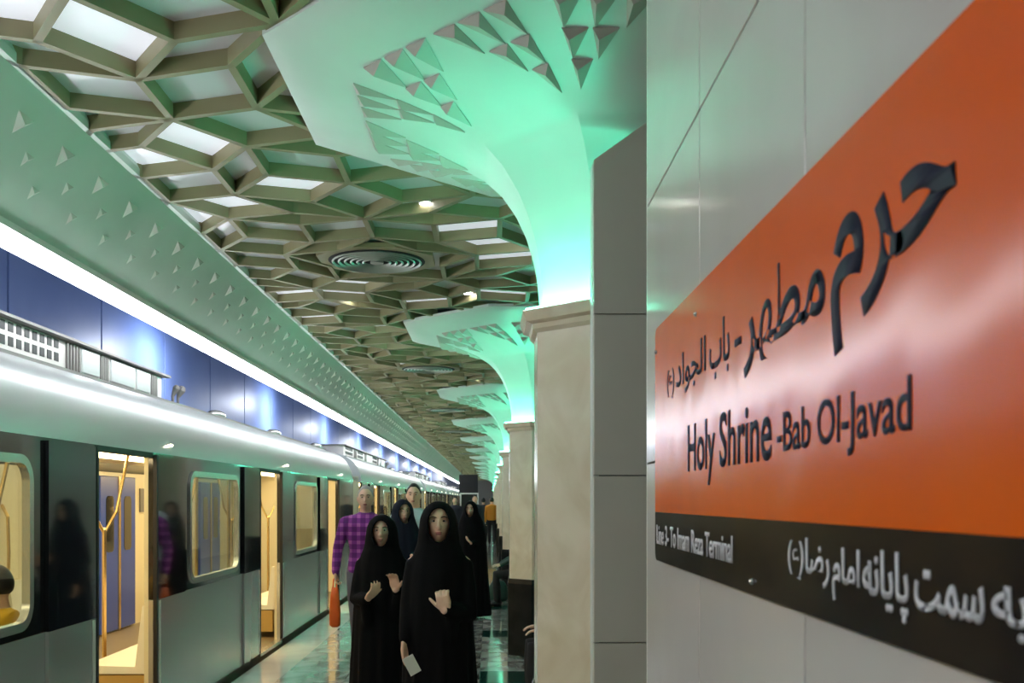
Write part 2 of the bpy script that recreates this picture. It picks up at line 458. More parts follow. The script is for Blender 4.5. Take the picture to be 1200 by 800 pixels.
for i, (r_, cx, cy, q) in enumerate(pc):
    loc = [(p[0]-cx, p[1]-cy) for p in q]
    area = abs(sum(loc[a][0]*loc[(a+1) % 4][1]-loc[(a+1) % 4][0]*loc[a][1] for a in range(4)))/2
    lit = cx < .4 and area > .15 and random.random() < .30 and not in_oct(cx, cy, AP+.1)  # random share of panels that get the added glow
    if i < 298:
        key = (tuple(sorted((round(a, 2), round(b, 2)) for a, b in loc)), lit)
        if key not in pmesh:
            pmesh[key] = MB().prism(loc, 0, .02).mesh('panel', M['panel_glow'] if lit else M['panel'])
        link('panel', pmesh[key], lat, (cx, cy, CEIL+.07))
    else:
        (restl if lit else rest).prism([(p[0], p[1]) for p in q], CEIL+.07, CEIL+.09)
tag(rest.build('ceiling_panels', M['panel'], lat), kind='stuff')
tag(restl.build('added_glow_panels', M['panel_glow'], lat), kind='stuff')
# round vents
ORD = ['first', 'second', 'third', 'fourth', 'fifth', 'sixth', 'seventh', 'eighth', 'ninth', 'tenth', 'eleventh', 'twelfth', 'thirteenth', 'fourteenth']
def make_vent():
    r = empty('round_vent', (-.85, 7.65, CEIL-.01))
    pts = [(.46*math.cos(R(22.5+45*k)), .46*math.sin(R(22.5+45*k))) for k in range(8)]
    MB().prism(pts, .015, .05).build('surround', M['beam'], r)
    for i, rr in enumerate((.335, .29, .245, .20, .155, .11)):
        m = MB(); n = 36; vs = []; fs = []
        for (a, z) in ((rr, .004), (rr-.008, -.004), (rr-.018, .009), (rr-.010, .013)):
            vs += [(a*math.cos(2*PI*k/n), a*math.sin(2*PI*k/n), z) for k in range(n)]
        for s_ in range(4):
            for k in range(n): fs.append((s_*n+k, s_*n+(k+1) % n, ((s_+1) % 4)*n+(k+1) % n, ((s_+1) % 4)*n+k))
        m.add(vs, fs).build('ring', M['vent'], r, smooth=30)
    n = 36
    MB().prism([(.36*math.cos(2*PI*k/n), .36*math.sin(2*PI*k/n)) for k in range(n)], .0135, .0145).build('recess', M['dark'], r)
    MB().prism([(.05*math.cos(2*PI*k/16), .05*math.sin(2*PI*k/16)) for k in range(16)], -.002, .012).build('hub', M['vent'], r)
    return r
v0 = make_vent()
for k in range(0, 6):
    o = v0 if k == 0 else copy_tree(v0)
    o.location.y = 7.65+PITCH*k
    tag(o, ['large round louvred air vent in the lattice nearest the camera', 'second round air vent along the lattice, beyond the nearest one',
            'third round air vent along the lattice ceiling'][k] if k < 3 else 'small far round air vent, %s along the lattice counted from the camera' % ORD[k], 'vent', 'round ceiling vents')
# small downlights
for k, (x, y) in enumerate(((-.40, 6.35), (.12, 7.15), (-1.45, 6.6), (-1.25, 9.3), (-.2, 9.1), (-1.3, 12.4), (-.2, 15.4), (-1.4, 18.8))):
    d = empty('downlight', (x, y, CEIL+.064)); n = 20
    tag(d, ['small downlight in the lattice just beyond the edge of the nearest flared column top', 'small downlight between the nearest round vent and the column row',
            'small downlight on the track side, before the nearest round vent', 'small downlight on the track side, just beyond the nearest round vent',
            'small downlight between the nearest round vent and the second column top', 'small downlight on the track side beside the second column top',
            'small downlight on the column side beyond the second round vent', 'farthest small downlight, on the track side of the lattice'][k], 'light', 'small downlights in the lattice')
    MB().prism([(.05*math.cos(2*PI*q/n), .05*math.sin(2*PI*q/n)) for q in range(n)], -.006, .004).build('housing', M['trim'], d)
    MB().prism([(.038*math.cos(2*PI*q/n), .038*math.sin(2*PI*q/n)) for q in range(n)], -.010, -.0061).build('lens', mat('lens', (1, 1, 1), .3, emit=(1, 1, .95), es=22) if k == 0 else bpy.data.materials['lens'], d)

# ------------------------------------------------------------------ sign wall, opening and pier
WX = .385
wall = struct(MB().box(WX+.022, .62, Y0, 2.52, 0, 2.95).build('wall_sign', M['joint']))
zs = [0, .43, 1.06, 1.69, 2.32, 2.95]
tm = {}
for a in range(len(zs)-1):
    for k in range(7):
        y1_ = 2.52-.634*k; y0_ = y1_-.632
        if a not in tm: tm[a] = MB().cbox(WX, WX+.022, -.630, 0, zs[a]+.002, zs[a+1]-.002, .0015).mesh('tile', M['white_stone'])
        link('tile', tm[a], wall, (0, y1_, 0))
MB().box(WX+.001, .62, 2.521, 2.535, 0, 2.95).build('end_trim', M['trim'], wall)
pier = struct(MB().prism([(.41, 0), (1.5, 0), (1.5, 3.3), (.585, 2.975), (.41, 2.875)], 3.872, 3.97, 'y').build('wall_pier', M['joint']))
pz = [0, .46, 1.064, 1.693, 2.30]
for a in range(len(pz)-1):
    for k, (xa, xb) in enumerate(((.388, .988), (.99, 1.5))):
        MB().cbox(xa, xb, 3.85, 3.872, pz[a]+.002, pz[a+1]-.002, .0015).build('tile', M['pier_tile'], pier)
MB().prism([(.388, 2.302), (.988, 2.302), (.988, 3.12), (.585, 3.02), (.388, 2.88)], 3.85, 3.872, 'y').build('tile', M['pier_tile'], pier)
MB().prism([(.99, 2.302), (1.5, 2.302), (1.5, 3.25), (.99, 3.12)], 3.85, 3.872, 'y').build('tile', M['pier_tile'], pier)
MB().box(.386, .409, 3.873, 3.97, 0, 2.875).build('side_trim', mat('light plaster reveal', (.62, .66, .62), .4), pier)
struct(MB().box(WX, .62, Y0, 2.52, 2.951, 3.5).build('wall_upper', M['plaster']))
struct(MB().box(2.3, 2.4, Y0, 3.97, 0, 3.38).build('wall_niche', M['pier_tile']))

# ------------------------------------------------------------------ flared columns
def octo(ap, rot=22.5): 
    r = ap/math.cos(R(22.5)); return [(r*math.cos(R(rot+45*k)), r*math.sin(R(rot+45*k))) for k in range(8)]
PROF = [(2.40, .355), (2.50, .36), (2.60, .37), (2.70, .39), (2.80, .42), (2.90, .465), (3.0, .53), (3.08, .61), (3.14, .70), (3.19, .82), (3.23, .95), (3.27, 1.10), (3.31, 1.26), (3.345, 1.39), (3.37, 1.45)]
def prof_at(t):     # t 0..1 over arclength-ish index
    f = t*(len(PROF)-1); i = min(int(f), len(PROF)-2); u = f-i
    return PROF[i][0]*(1-u)+PROF[i+1][0]*u, PROF[i][1]*(1-u)+PROF[i+1][1]*u
def make_column():
    r = empty('flared_column', (COLX, COLY0, 0))
    def loft(L, name, m, sm=False):
        mb = MB(); vs = []; fs = []
        for z, ap in L: vs += [(x, y, z) for x, y in octo(ap)]
        for i in range(len(L)-1):
            for k in range(8): fs.append((i*8+k, i*8+(k+1) % 8, (i+1)*8+(k+1) % 8, (i+1)*8+k))
        fs.append(tuple(range(8))[::-1]); fs.append(tuple((len(L)-1)*8+k for k in range(8)))
        return mb.add(vs, fs).build(name, m, r, smooth=sm)
    loft([(0, .40), (.74, .40), (.79, .388)], 'plinth', M['black_stone'])
    loft([(.79, .382), (2.335, .382)], 'shaft', M['marble'])
    loft([(2.31, .384), (2.325, .40), (2.345, .405), (2.355, .43), (2.395, .445), (2.40, .445)], 'capital', M['marble'])
    # funnel: open octagonal flare with thickness
    fn = MB(); vs = []; fs = []
    fine = []
    for i in range(41): fine.append(prof_at(i/40))
    for z, ap in fine: vs += [(x, y, z) for x, y in octo(ap)]
    for i in range(40):
        for k in range(8): fs.append((i*8+k, i*8+(k+1) % 8, (i+1)*8+(k+1) % 8, (i+1)*8+k))
    vs += [(x, y, 3.395) for x, y in octo(1.45)]; o = 40*8
    for k in range(8): fs.append((o+k, o+(k+1) % 8, o+8+(k+1) % 8, o+8+k))
    fs.append(tuple(o+8+k for k in range(8))); fs.append(tuple(range(8))[::-1])
    fn.add(vs, fs).build('flare', M['plaster'], r, smooth=25)
    # uplight ring on the capital
    lr = MB(); a, b = octo(.432), octo(.385); vs = [(x, y, z) for z in (2.401, 2.409) for L in (a, b) for x, y in L]; fs = []
    for k in range(8):
        j = (k+1) % 8
        fs += [(k, j, 8+j, 8+k), (16+k, 24+k, 24+j, 16+j), (k, 16+k, 16+j, j), (8+k, 8+j, 24+j, 24+k)]
    lr.add(vs, fs).build('uplight', M['green_led'], r)
    # raised triangles on the facets
    def surf(k, t, u):
        z, ap = prof_at(t); a = R(45*k); h = ap*math.tan(R(22.5))*u
        return Vector((ap*math.cos(a)-h*math.sin(a), ap*math.sin(a)+h*math.cos(a), z))
    for k in (3, 4, 5, 6):
        for sgn in (-1, 1):
            T0, T1 = .56, .80
            for row in range(3):
                for c in range(row+1):
                    ta = T0+(T1-T0)*row/3; tb = T0+(T1-T0)*(row+1)/3
                    wu = .27
                    u1 = .86-wu*c*1.0-.02*row; u0 = u1-wu*.86
                    A = surf(k, tb, sgn*u1); B = surf(k, tb, sgn*u0); Cc = surf(k, ta, sgn*u1)
                    if True:
                        nrm = (B-A).cross(Cc-A).normalized()
                        if nrm.z > 0: nrm = -nrm
                        g = (A+B+Cc)/3
                        P = [g+(p-g)*1.0+nrm*.004 for p in (A, B, Cc)]; Q = [p-nrm*.03 for p in P]
                        ap_ = g*.55+A*.45+nrm*.03
                        mb = MB().add(P+Q+[ap_], [(0,1,6),(1,2,6),(2,0,6),(3,5,4),(0,3,4,1),(1,4,5,2),(2,5,3,0)])
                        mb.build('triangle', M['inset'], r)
    return r
c0 = make_column()
for k in range(NCOL):
    o = c0 if k == 0 else copy_tree(c0)
    o.location = (COLX, COLY0+PITCH*k, 0)
    lab = {0: 'large beige marble column beside the tiled pier, flaring into a green-lit octagonal top',
           1: 'second green-lit flared column, with black plinth, next beyond the nearest one'}.get(k)
    if not lab: lab = 'green-lit flared marble column, %s from the tiled pier' % ORD[k]
    tag(o, lab, 'column', 'row of green-lit flared columns', 'thing')

# ------------------------------------------------------------------ train
def make_car():
    r = empty('train_car', (-2.34, 0, 0)); LEN = 17.44
    D = [2.3+4.28*i for i in range(4)]; HW = .525
    prof = [(0, 1.93), (-.02, 2.05), (-.05, 2.13), (-.09, 2.21), (-.14, 2.28), (-.20, 2.335), (-.30, 2.40), (-.46, 2.45), (-1.1, 2.50), (-1.8, 2.45), (-2.05, 2.33), (-2.17, 2.15), (-2.22, 1.93), (-2.16, 1.93), (-1.1, 2.40), (-.06, 1.93)]
    MB().prism(prof, 0, LEN, 'y').build('roof', M['train_roof'], r, smooth=35)
    MB().box(-2.15, -.02, .02, LEN-.02, -.75, -.02).build('underframe', M['dark'], r)
    MB().box(-2.2, -.0, 0, LEN, -.05, .05).build('floor_plate', M['car_floor'], r)
    segs = [(0, D[0]-HW)] + [(D[i]+HW, D[i+1]-HW) for i in range(3)] + [(D[3]+HW, LEN)]
    for (a, b) in segs:
        MB().box(-.035, 0, a, b, -.42, .908).build('lower_panel', M['silver'], r)
        if b-a > 2.5:
            c = (a+b)/2; m = MB()
            plate_hole(m, -.035, -.002, a, b, .91, 1.93, c-.75, c+.75, .975, 1.80, .12)
            m.build('black_band', M['train_black'], r, smooth=30)
            m = MB(); ring_rr(m, -.03, .012, c-.78, c+.78, .945, 1.83, .14, .045)
            fr = m.build('window_frame', M['steel'], r, smooth=40)
            MB().prism(rrect(c-.745, c+.745, .98, 1.795, .11), -.025, -.019, 'x').build('pane', M['glass'], fr)
        else:
            MB().box(-.035, -.002, a, b, .91, 1.93).build('black_band', M['train_black'], r)
    for i, d in enumerate(D):
        MB().box(-.06, -.002, d-HW, d+HW, 1.895, 1.93).build('door_header', M['rubber'], r)
        MB().box(-.06, .02, d-HW, d+HW, .02, .052).build('door_sill', M['steel'], r)
        for s in (-1, 1):
            e = d+s*(HW+.03); f = d+s*(HW+.68)
            y0, y1 = min(e, f), max(e, f)
            lf = MB().box(.002, .020, y0, y1, .06, .908).build('door_leaf', M['silver'], r)
            MB().box(.002, .021, y0, y1, .91, 1.915).build('black_glazing', M['train_black'], lf)
            ye = d+s*(HW+.0)
            MB().box(-.004, .024, min(ye, e), max(ye, e), .06, 1.915).build('rubber_edge', M['rubber'], lf)
            MB().box(.019, .024, min(e+s*.02, e+s*.06), max(e+s*.02, e+s*.06), .08, .90).build('edge_strip', M['trim'], lf)
            MB().box(-.065, -.036, min(ye, ye+s*.09), max(ye, ye+s*.09), .05, 1.93).build('door_jamb', M['cream'], r)
        MB().tube([(.0, d+.9, 2.0), (.01, d+.9, 2.0)], .011, 10).build('door_lamp', mat('amber door lamp', (1, .8, .4), .4, emit=(1, .9, .7), es=6) if i == 0 else bpy.data.materials['amber door lamp'], r)
    # interior
    MB().box(-2.2, -2.12, 0, LEN, -.4, 1.93).build('far_wall', M['cream'], r)
    MB().box(-2.12, -.06, .0, LEN, 2.02, 2.04).build('inner_ceiling', M['cream'], r)
    MB().box(-1.25, -.95, .3, LEN-.3, 1.99, 2.018).build('ceiling_lamp', M['car_lamp'], r)
    MB().box(-.35, -.22, .3, LEN-.3, 1.99, 2.018).build('ceiling_lamp', M['car_lamp'], r)
    MB().box(-2.12, -.06, 0, .04, .05, 2.02).build('end_wall', M['cream'], r)
    MB().box(-2.12, -.06, LEN-.04, LEN, .05, 2.02).build('end_wall', M['cream'], r)
    for d in [x+1.3 for x in D[:3]]+[D[3]+1.0]:
        for s in (-1, 1):
            y0, y1 = (d-.57, d-.01) if s < 0 else (d+.01, d+.57)
            dl = MB().cbox(-2.12, -2.075, y0, y1, .07, 1.88, .008).build('far_door_leaf', M['blue_door'], r)
            MB().prism(rrect(y0+.16, y1-.16, 1.0, 1.65, .06), -2.076, -2.07, 'x').build('pane', M['train_black'], dl)
            MB().box(-2.076, -2.06, min(d-s*.0, d+s*.03), max(d, d+s*.03), .07, 1.88).build('edge_strip', M['warm_lit_metal'], dl)
    for i in range(3):
        a, b = D[i]+HW, D[i+1]-HW
        MB().prism([(-.12, .12), (-.48, .12), (-.48, .36), (-.12, .36)], a+.16, b-.16, 'y').build('seat_base', M['seat_side'], r)
        for k in range(3):
            y0 = a+.15+(b-a-.30)/3*k; y1 = y0+(b-a-.30)/3-.02
            MB().prism([(-.1, .37), (-.54, .37), (-.56, .40), (-.54, .43), (-.18, .42), (-.13, .85), (-.09, .85)], y0, y1, 'y').build('seat', M['seat'], r)
        for y in (a+.10, b-.10):
            MB().tube([(-.60, y, .05), (-.60, y, 1.98)], .017, 8).build('pole', M['warm_lit_metal'], r)
    for y in [D[i]+2.14 for i in range(3)]+[D[0]+.0, D[1]+.0, D[2]+.0, D[3]]:
        x = -.95
        p = MB().tube([(x, y, .05), (x, y, 1.35)], .018, 10).build('centre_pole', M['warm_lit_metal'], r)
        for s in (-1, 1):
            MB().tube([(x, y, 1.32), (x+s*.08, y+s*.06, 1.5), (x+s*.16, y+s*.12, 1.99)], .014, 8).build('pole_branch', M['warm_lit_metal'], p)
    for i in range(3):     # far-side grab handles and ad boards
        yb = D[i]+2.75
        MB().tube([(-2.11, yb, 1.55), (-2.06, yb, 1.45), (-2.05, yb, 1.1), (-2.06, yb, .75), (-2.11, yb, .65)], .016, 8).build('grab_handle', M['warm_lit_metal'], r)
        MB().box(-2.12, -2.10, yb-.62, yb-.32, 1.45, 1.75).build('wall_display', M['louvre'], r)
        MB().prism([(-2.1, .37), (-1.68, .37), (-1.66, .43), (-2.04, .42), (-2.09, .85), (-2.12, .85)], yb+.1, yb+1.0, 'y').build('far_seat', M['seat'], r)
        MB().prism([(-2.1, .05), (-1.74, .05), (-1.74, .37), (-2.1, .37)], yb+.1, yb+1.0, 'y').build('far_seat_base', M['seat_side'], r)
    # roof equipment
    u = MB().cbox(-1.75, -.47, 1.0, 8.75, 2.455, 2.655, .01).build('roof_unit', M['unit'], r)
    MB().box(-1.77, -.42, .95, 8.85, 2.655, 2.672).build('unit_lid', M['louvre'], u)
    MB().box(-.60, -.40, .9, 17.0, 2.40, 2.452).build('gutter', M['louvre'], u)
    for (a, b) in ((6.75, 7.0), (7.35, 7.5), (8.45, 8.6), (4.2, 4.5), (2.4, 2.8)):
        for k in range(5):
            y = a+(b-a)*(k+.5)/5
            MB().box(-.472, -.455, y-.009, y+.009, 2.47, 2.645).build('louvre', M['louvre'], u)
    for (y0, n) in ((5.75, 9), (1.2, 10), (3.0, 9)):
        for k in range(n):
            for zz in (2.50, 2.585):
                MB().box(-.474, -.466, y0+.105*k, y0+.105*k+.062, zz, zz+.055).build('vent_slot', M['rubber'], u)
    for (a, b) in ((7.02, 7.33), (7.55, 8.05), (8.1, 8.42)):
        MB().cbox(-.475, -.455, a, b, 2.475, 2.64, .006).build('access_panel', M['train_roof'], u)
    for y, s in ((9.15, 1), (9.3, 1.3)):
        MB().tube([(-.5, y, 2.44), (-.5, y, 2.53), (-.47, y, 2.60)], [.012, .014, .032*s], 10).build('horn', M['louvre'], r)
    for y in (10.6, 13.4, 16.6):
        MB().ell((-.5, y, 2.475), (.09, .22, .055)).build('roof_vent_dome', M['silver'], r, smooth=True)
    return r
car0 = make_car()
CP = 18.6
for k in range(5):
    o = car0 if k == 0 else copy_tree(car0)
    o.location = (-2.34, CP*k, 0)
    tag(o, ['silver and black metro car nearest the camera, its sliding doors open', 'second metro car along the platform, just beyond the nearest one',
            'third metro car along the platform', 'fourth metro car, near the far end of the platform', 'rearmost metro car at the far end of the platform'][k], 'train', 'cars of the metro train')

# ------------------------------------------------------------------ station sign
sg = empty('station_sign', (WX, 1.3, 1.6)); tag(sg, 'large orange station name sign with a black lower band on the tiled wall', 'sign')
def signplate(z0, z1, name, m, top, bot):
    r_ = .022; y0, y1 = .30-1.3, 2.31-1.3; pts = []
    def arc(cy, cz, a0):
        for k in range(6): pts.append((cy+r_*math.cos(R(a0+18*k)), cz+r_*math.sin(R(a0+18*k))))
    if top: arc(y1-r_, z1-r_, 0); arc(y0+r_, z1-r_, 90)
    else: pts.extend([(y1, z1), (y0, z1)])
    if bot: arc(y0+r_, z0+r_, 180); arc(y1-r_, z0+r_, 270)
    else: pts.extend([(y0, z0), (y1, z0)])
    return MB().prism(pts, -.014, -.001, 'x').build(name, m, sg)
signplate(-.026, .384, 'orange_field', M['orange'], True, False)
signplate(-.1335, -.0262, 'black_band', M['sign_black'], False, True)
for (y, z) in ((1.845, .335), (2.285, .33), (1.45, -.115), (.62, .335), (.62, -.115)):
    MB().tube([(-.0135, y-1.3, z), (-.0150, y-1.3, z)], .0045, 12).build('screw', M['steel'], sg)
def rev(*c): return ''.join(chr(x) for x in reversed(c))
def text(body, d0, d1, z0, z1, m, off=.0, name='lettering', fitz=True):
    cu = bpy.data.curves.new('t', 'FONT'); cu.body = body; cu.offset = off; cu.extrude = 0; cu.resolution_u = 5
    o = bpy.data.objects.new('t', cu); COL.objects.link(o); bpy.context.view_layer.update()
    me = bpy.data.meshes.new_from_object(o.evaluated_get(bpy.context.evaluated_depsgraph_get()))
    bpy.data.objects.remove(o); bpy.data.curves.remove(cu)
    xs = [v.co.x for v in me.vertices]; ys = [v.co.y for v in me.vertices]
    x0, x1, y0, y1 = min(xs), max(xs), min(ys), max(ys)
    for v in me.vertices:
        fx = (v.co.x-x0)/(x1-x0); fy = (v.co.y-y0)/(y1-y0)
        v.co = Vector((-.0148, (d0+(d1-d0)*fx)-1.3, z0+(z1-z0)*fy))
    me.materials.clear(); me.materials.append(m)
    bm = bmesh.new(); bm.from_mesh(me)
    ex = bmesh.ops.extrude_face_region(bm, geom=bm.faces[:]); 
    for v in [g for g in ex['geom'] if isinstance(g, bmesh.types.BMVert)]: v.co.x += .0008
    bmesh.ops.recalc_face_normals(bm, faces=bm.faces); bm.to_mesh(me); bm.free()
    return link(name, me, sg)
text('Holy Shrine', 1.925, 1.352, .026, .141, M['ink'], .012)
text('-Bab Ol-Javad', 1.325, .902, .046, .112, M['ink'], .010)
text(rev(0xFEA3, 0xFEAE, 0xFEE1), 1.115, .815, .155, .297, M['ink'], .022)
text(rev(0xFEE3, 0xFEC4, 0xFEEC, 0xFEAE), 1.500, 1.135, .178, .305, M['ink'], .018)
text('-', 1.555, 1.515, .232, .243, M['ink'], .02)
text(rev(0xFE91, 0xFE8E, 0xFE8F), 1.735, 1.59, .200, .292, M['ink'], .01)
text(rev(0xFE8D, 0xFEDF, 0xFEA0, 0xFEEE, 0xFE8D, 0xFEA9), 2.045, 1.765, .205, .285, M['ink'], .01)
text('('+chr(0xFEC9)+')', 2.15, 2.07, .205, .27, M['ink'], .01)
text('Line 3- To Imam Reza Terminal', 2.285, 1.571, -.097, -.054, M['white_ink'], .012)
for body_, d0, d1, z0, z1 in (('('+chr(0xFEC9)+')', 1.276, 1.213, -.098, -.049), (rev(0xFEAD, 0xFEBF, 0xFE8E), 1.205, 1.121, -.098, -.044),
                              (rev(0xFE8D, 0xFEE3, 0xFE8E, 0xFEE1), 1.110, 1.029, -.108, -.050), (rev(0xFB58, 0xFE8E, 0xFBFE, 0xFE8E, 0xFEE7, 0xFEEA), 1.020, .909, -.1107, -.0473),
                              (rev(0xFEB3, 0xFEE4, 0xFE96), .895, .769, -.095, -.059), (rev(0xFE91, 0xFEEA), .757, .705, -.100, -.062)):
    text(body_, d0, d1, z0, z1, M['white_ink'], .014)

# ------------------------------------------------------------------ people
def remesh(mb, name, m, voxel, parent, smooth_it=3):
    me = mb.mesh(name+'_raw', m)
    bm = bmesh.new(); bm.from_mesh(me); bmesh.ops.recalc_face_normals(bm, faces=bm.faces); bm.to_mesh(me); bm.free()
    o = bpy.data.objects.new('tmp', me); COL.objects.link(o)
    md = o.modifiers.new('r', 'REMESH'); md.mode = 'VOXEL'; md.voxel_size = voxel; md.use_smooth_shade = True
    if smooth_it:
        sm = o.modifiers.new('s', 'SMOOTH'); sm.factor = .5; sm.iterations = smooth_it
    bpy.context.view_layer.update()
    nm = bpy.data.meshes.new_from_object(o.evaluated_get(bpy.context.evaluated_depsgraph_get()))
    bpy.data.objects.remove(o); bpy.data.meshes.remove(me)
    nm.materials.clear(); nm.materials.append(m)
    for p in nm.polygons: p.use_smooth = True; p.material_index = 0
    return link(name, nm, parent)

def hand(mb, wr, d, n, side, s=1.0, curl=.35, spread=.14):
    wr = Vector(wr); d = Vector(d).normalized(); n = Vector(n); n = (n-d*n.dot(d)).normalized(); t = d.cross(n)*side
    for k, of in enumerate((-.030, -.010, .010, .029)):
        L = (.062, .074, .080, .073)[k]*s; base = wr+d*.082*s+t*of*s
        mb.tube([wr+t*of*.55*s, wr+d*.045*s+t*of*.95*s, base], [.013*s, .0135*s, .0105*s], 8)
        dd = (d+t*of*spread/.03).normalized(); p = base; pts = [p]; a = 0
        for q, f in enumerate((.45, .32, .23)):
            a += curl*(1.0 if q else .8); v = (dd*math.cos(a)+n*math.sin(a)); p = p+v*L*f; pts.append(p)
        mb.tube(pts, [.0098*s, .009*s, .0082*s, .0068*s], 8)
    tb = wr+d*.022*s+t*.024*s; td = (d*.62+t*.7+n*.35).normalized()
    mb.tube([tb, tb+td*.034*s, tb+td*.058*s+d*.006*s, tb+(td*.075+d*.012)*s], [.014*s, .0125*s, .0105*s, .0085*s], 8)

def make_person(name, label, loc, rz, h=1.7, female=False, arms=None, sit=False, stride=.0, clothes=None, trousers=None, hair='hair_black',
                voxel=.01, turn=0, nod=0, chador=None, group=None, parts_face=True, bald=False, shoes=True, hands=True, wide=1.0):
    r = empty(name, loc, rz); tag(r, label, 'person', group)
    s = h/1.72; V = Vector
    zh = .90*s; sh_w = (.138 if female else .19)*s*wide; hp_w = .095*s
    drop = 0
    if sit: drop = zh-.50*s; 
    def Z(z): return z*s-drop
    hipL, hipR = V((hp_w, 0, Z(.90))), V((-hp_w, 0, Z(.90)))
    if sit:
        kneeL, kneeR = V((hp_w+.02, -.42*s, .50*s)), V((-hp_w-.02, -.42*s, .50*s))
        ankL, ankR = V((hp_w+.02, -.40*s, .09*s)), V((-hp_w-.02, -.40*s, .09*s))
    else:
        kneeL, kneeR = V((hp_w, -.02-stride*.5, .49*s)), V((-hp_w, -.02+stride*.4, .49*s))
        ankL, ankR = V((hp_w-.01, -stride*.8+.02, .09*s)), V((-hp_w+.01, stride*.9+.03, .10*s))
    shL, shR = V((sh_w, .0, Z(1.375))), V((-sh_w, .0, Z(1.375)))
    arms = arms or {}
    def arm(sd):
        side = 1 if sd == 'L' else -1; a = arms.get(sd)
        S0 = shL if sd == 'L' else shR
        if a is None:
            el = S0+V((side*.04, .01, -.29*s)); wr = el+V((side*.005, -.05, -.25*s)); hd = V((0, -.15, -1)); nn = V((-side, 0, 0))
        else:
            el = V(a[0]); wr = V(a[1]); hd = V(a[2]); nn = V(a[3])
        return S0, el, wr, hd, nn, side
    body = MB()
    # trunk
    def trunk(g, m_):
        fw = 1.0 if not female else .9
        m_.loft([(Z(.83), 0, .0, (.10+g)*s, (.085+g)*s), (Z(.90), 0, 0, (.165*fw+g)*s, (.115+g)*s), (Z(1.0), 0, 0, (.155*fw+g)*s, (.11+g)*s), (Z(1.1), 0, 0, (.14*fw+g)*s, (.10+g)*s),
                 (Z(1.25), 0, 0, (.158*fw*wide+g)*s, (.115+g)*s), (Z(1.36), 0, .0, (.168*fw*wide+g)*s, (.11+g)*s), (Z(1.42), 0, .01, (.15*fw+g)*s, (.085+g)*s), (Z(1.46), 0, .015, (.085+g)*s, (.07+g)*s)], 20, 2.3)
    def legs(g, m_, zmin=None):
        for a, b, c in ((hipL, kneeL, ankL), (hipR, kneeR, ankR)):
            m_.tube([a, a*.5+b*.5, b, b*.6+c*.4, c], [(.085+g)*s, (.075+g)*s, (.055+g)*s, (.053+g)*s, (.038+g*1.3)*s], 12)
    def armt(g, m_, upto=1.0):
        for sd in 'LR':
            S0, el, wr, hd, nn, side = arm(sd)
            m_.tube([V((0, .015, Z(1.445))), S0*.5+V((0, .01, Z(1.425)))*.5, S0+V((0, 0, .005))], [(.045+g)*s, (.045+g)*s, (.045+g)*s], 12)
            m_.tube([S0+V((-side*.03, 0, .0)), S0, S0*.5+el*.5, el, el*.5+wr*.5, wr*upto+el*(1-upto)], [(.05+g)*s, (.052+g)*s, (.045+g)*s, (.038+g)*s, (.035+g)*s, (.026+g)*s], 12)
    trunk(0, body); legs(0, body); armt(0, body)
    if hands:
        for sd in 'LR':
            S0, el, wr, hd, nn, side = arm(sd)
            a = arms.get(sd); cu = a[4] if a and len(a) > 4 else .35
            hand(body, wr, hd, nn, side, s*.98, cu)
    for c in (ankL, ankR):
        body.tube([c+V((0, .02, -.045*s)), c+V((0, -.07*s, -.06*s)), c+V((0, -.14*s, -.065*s))], [.035*s, .035*s, .024*s], 10, 1.15)
    # neck and head
    hc = V((0, -.015, Z(1.605)))
    body.tube([V((0, .015, Z(1.44))), V((0, .01, Z(1.49))), hc+V((0, .01, -.03*s))], [.062*s, .054*s, .052*s], 12)
    Rm = Matrix.Rotation(R(turn), 3, 'Z') @ Matrix.Rotation(R(nod), 3, 'X')
    hd_ = MB(); nu, nv = 36, 26; vs = []
    k_ = .93 if female else 1.0
    def head_pt(lat, lon, gx=1.0):
        x = .076*k_*math.sin(lat)*math.cos(lon); y = .097*math.sin(lat)*math.sin(lon); z = .118*math.cos(lat)
        if z < 0:
            q = (-z/.118)**1.5; x *= 1-.30*q; y *= (1-.10*q) if y < 0 else (1-.5*q)
        if y < 0:
            for sx in (-1, 1):
                dd = (x-sx*.031)**2+(z-.010)**2; y += .013*math.exp(-dd/.00022)
            y -= .004*math.exp(-((z-.034)**2)/.00012-(x**2)/.003)
            y += .004*math.exp(-((z+.035)**2)/.00006)*math.exp(-(abs(x)-.045)**2/.0006)
            y -= .005*math.exp(-((z+.098)**2)/.0005-(x**2)/.0006)
        return V((x*gx, y*gx, z*gx))
    vs.append(head_pt(0, 0)); fs = []
    for i in range(1, nv):
        for k in range(nu): vs.append(head_pt(PI*i/nv, 2*PI*k/nu))
    vs.append(head_pt(PI, 0)); L = len(vs)-1
    for k in range(nu): fs.append((0, 1+k, 1+(k+1) % nu)); fs.append((L, L-nu+(k+1) % nu, L-nu+k))
    for i in range(nv-2):
        for k in range(nu):
            a = 1+i*nu; fs.append((a+k, a+nu+k, a+nu+(k+1) % nu, a+(k+1) % nu))
    hd_.add(vs, fs)
    hd_.tube([(0, -.090, .018), (0, -.100, -.004), (0, -.112, -.024), (0, -.110, -.030)], [.007, .009, .0125, .012], 8)
    for sx in (-1, 1):
        hd_.ell((sx*.011, -.101, -.028), (.008, .009, .007), nu=8, nv=6)
        hd_.ell((sx*.078*k_, .005, -.002), (.008, .018, .03), nu=10, nv=8)
    hd_.ell((0, -.094, -.055), (.020, .010, .006), nu=10, nv=6); hd_.ell((0, -.092, -.064), (.018, .010, .007), nu=10, nv=6)
    def T(p): return hc+(Rm @ V(p))*s
    body.add([T(p) for p in hd_.v], hd_.f)
    remesh(body, 'body', M['skin'], voxel, r, 2)
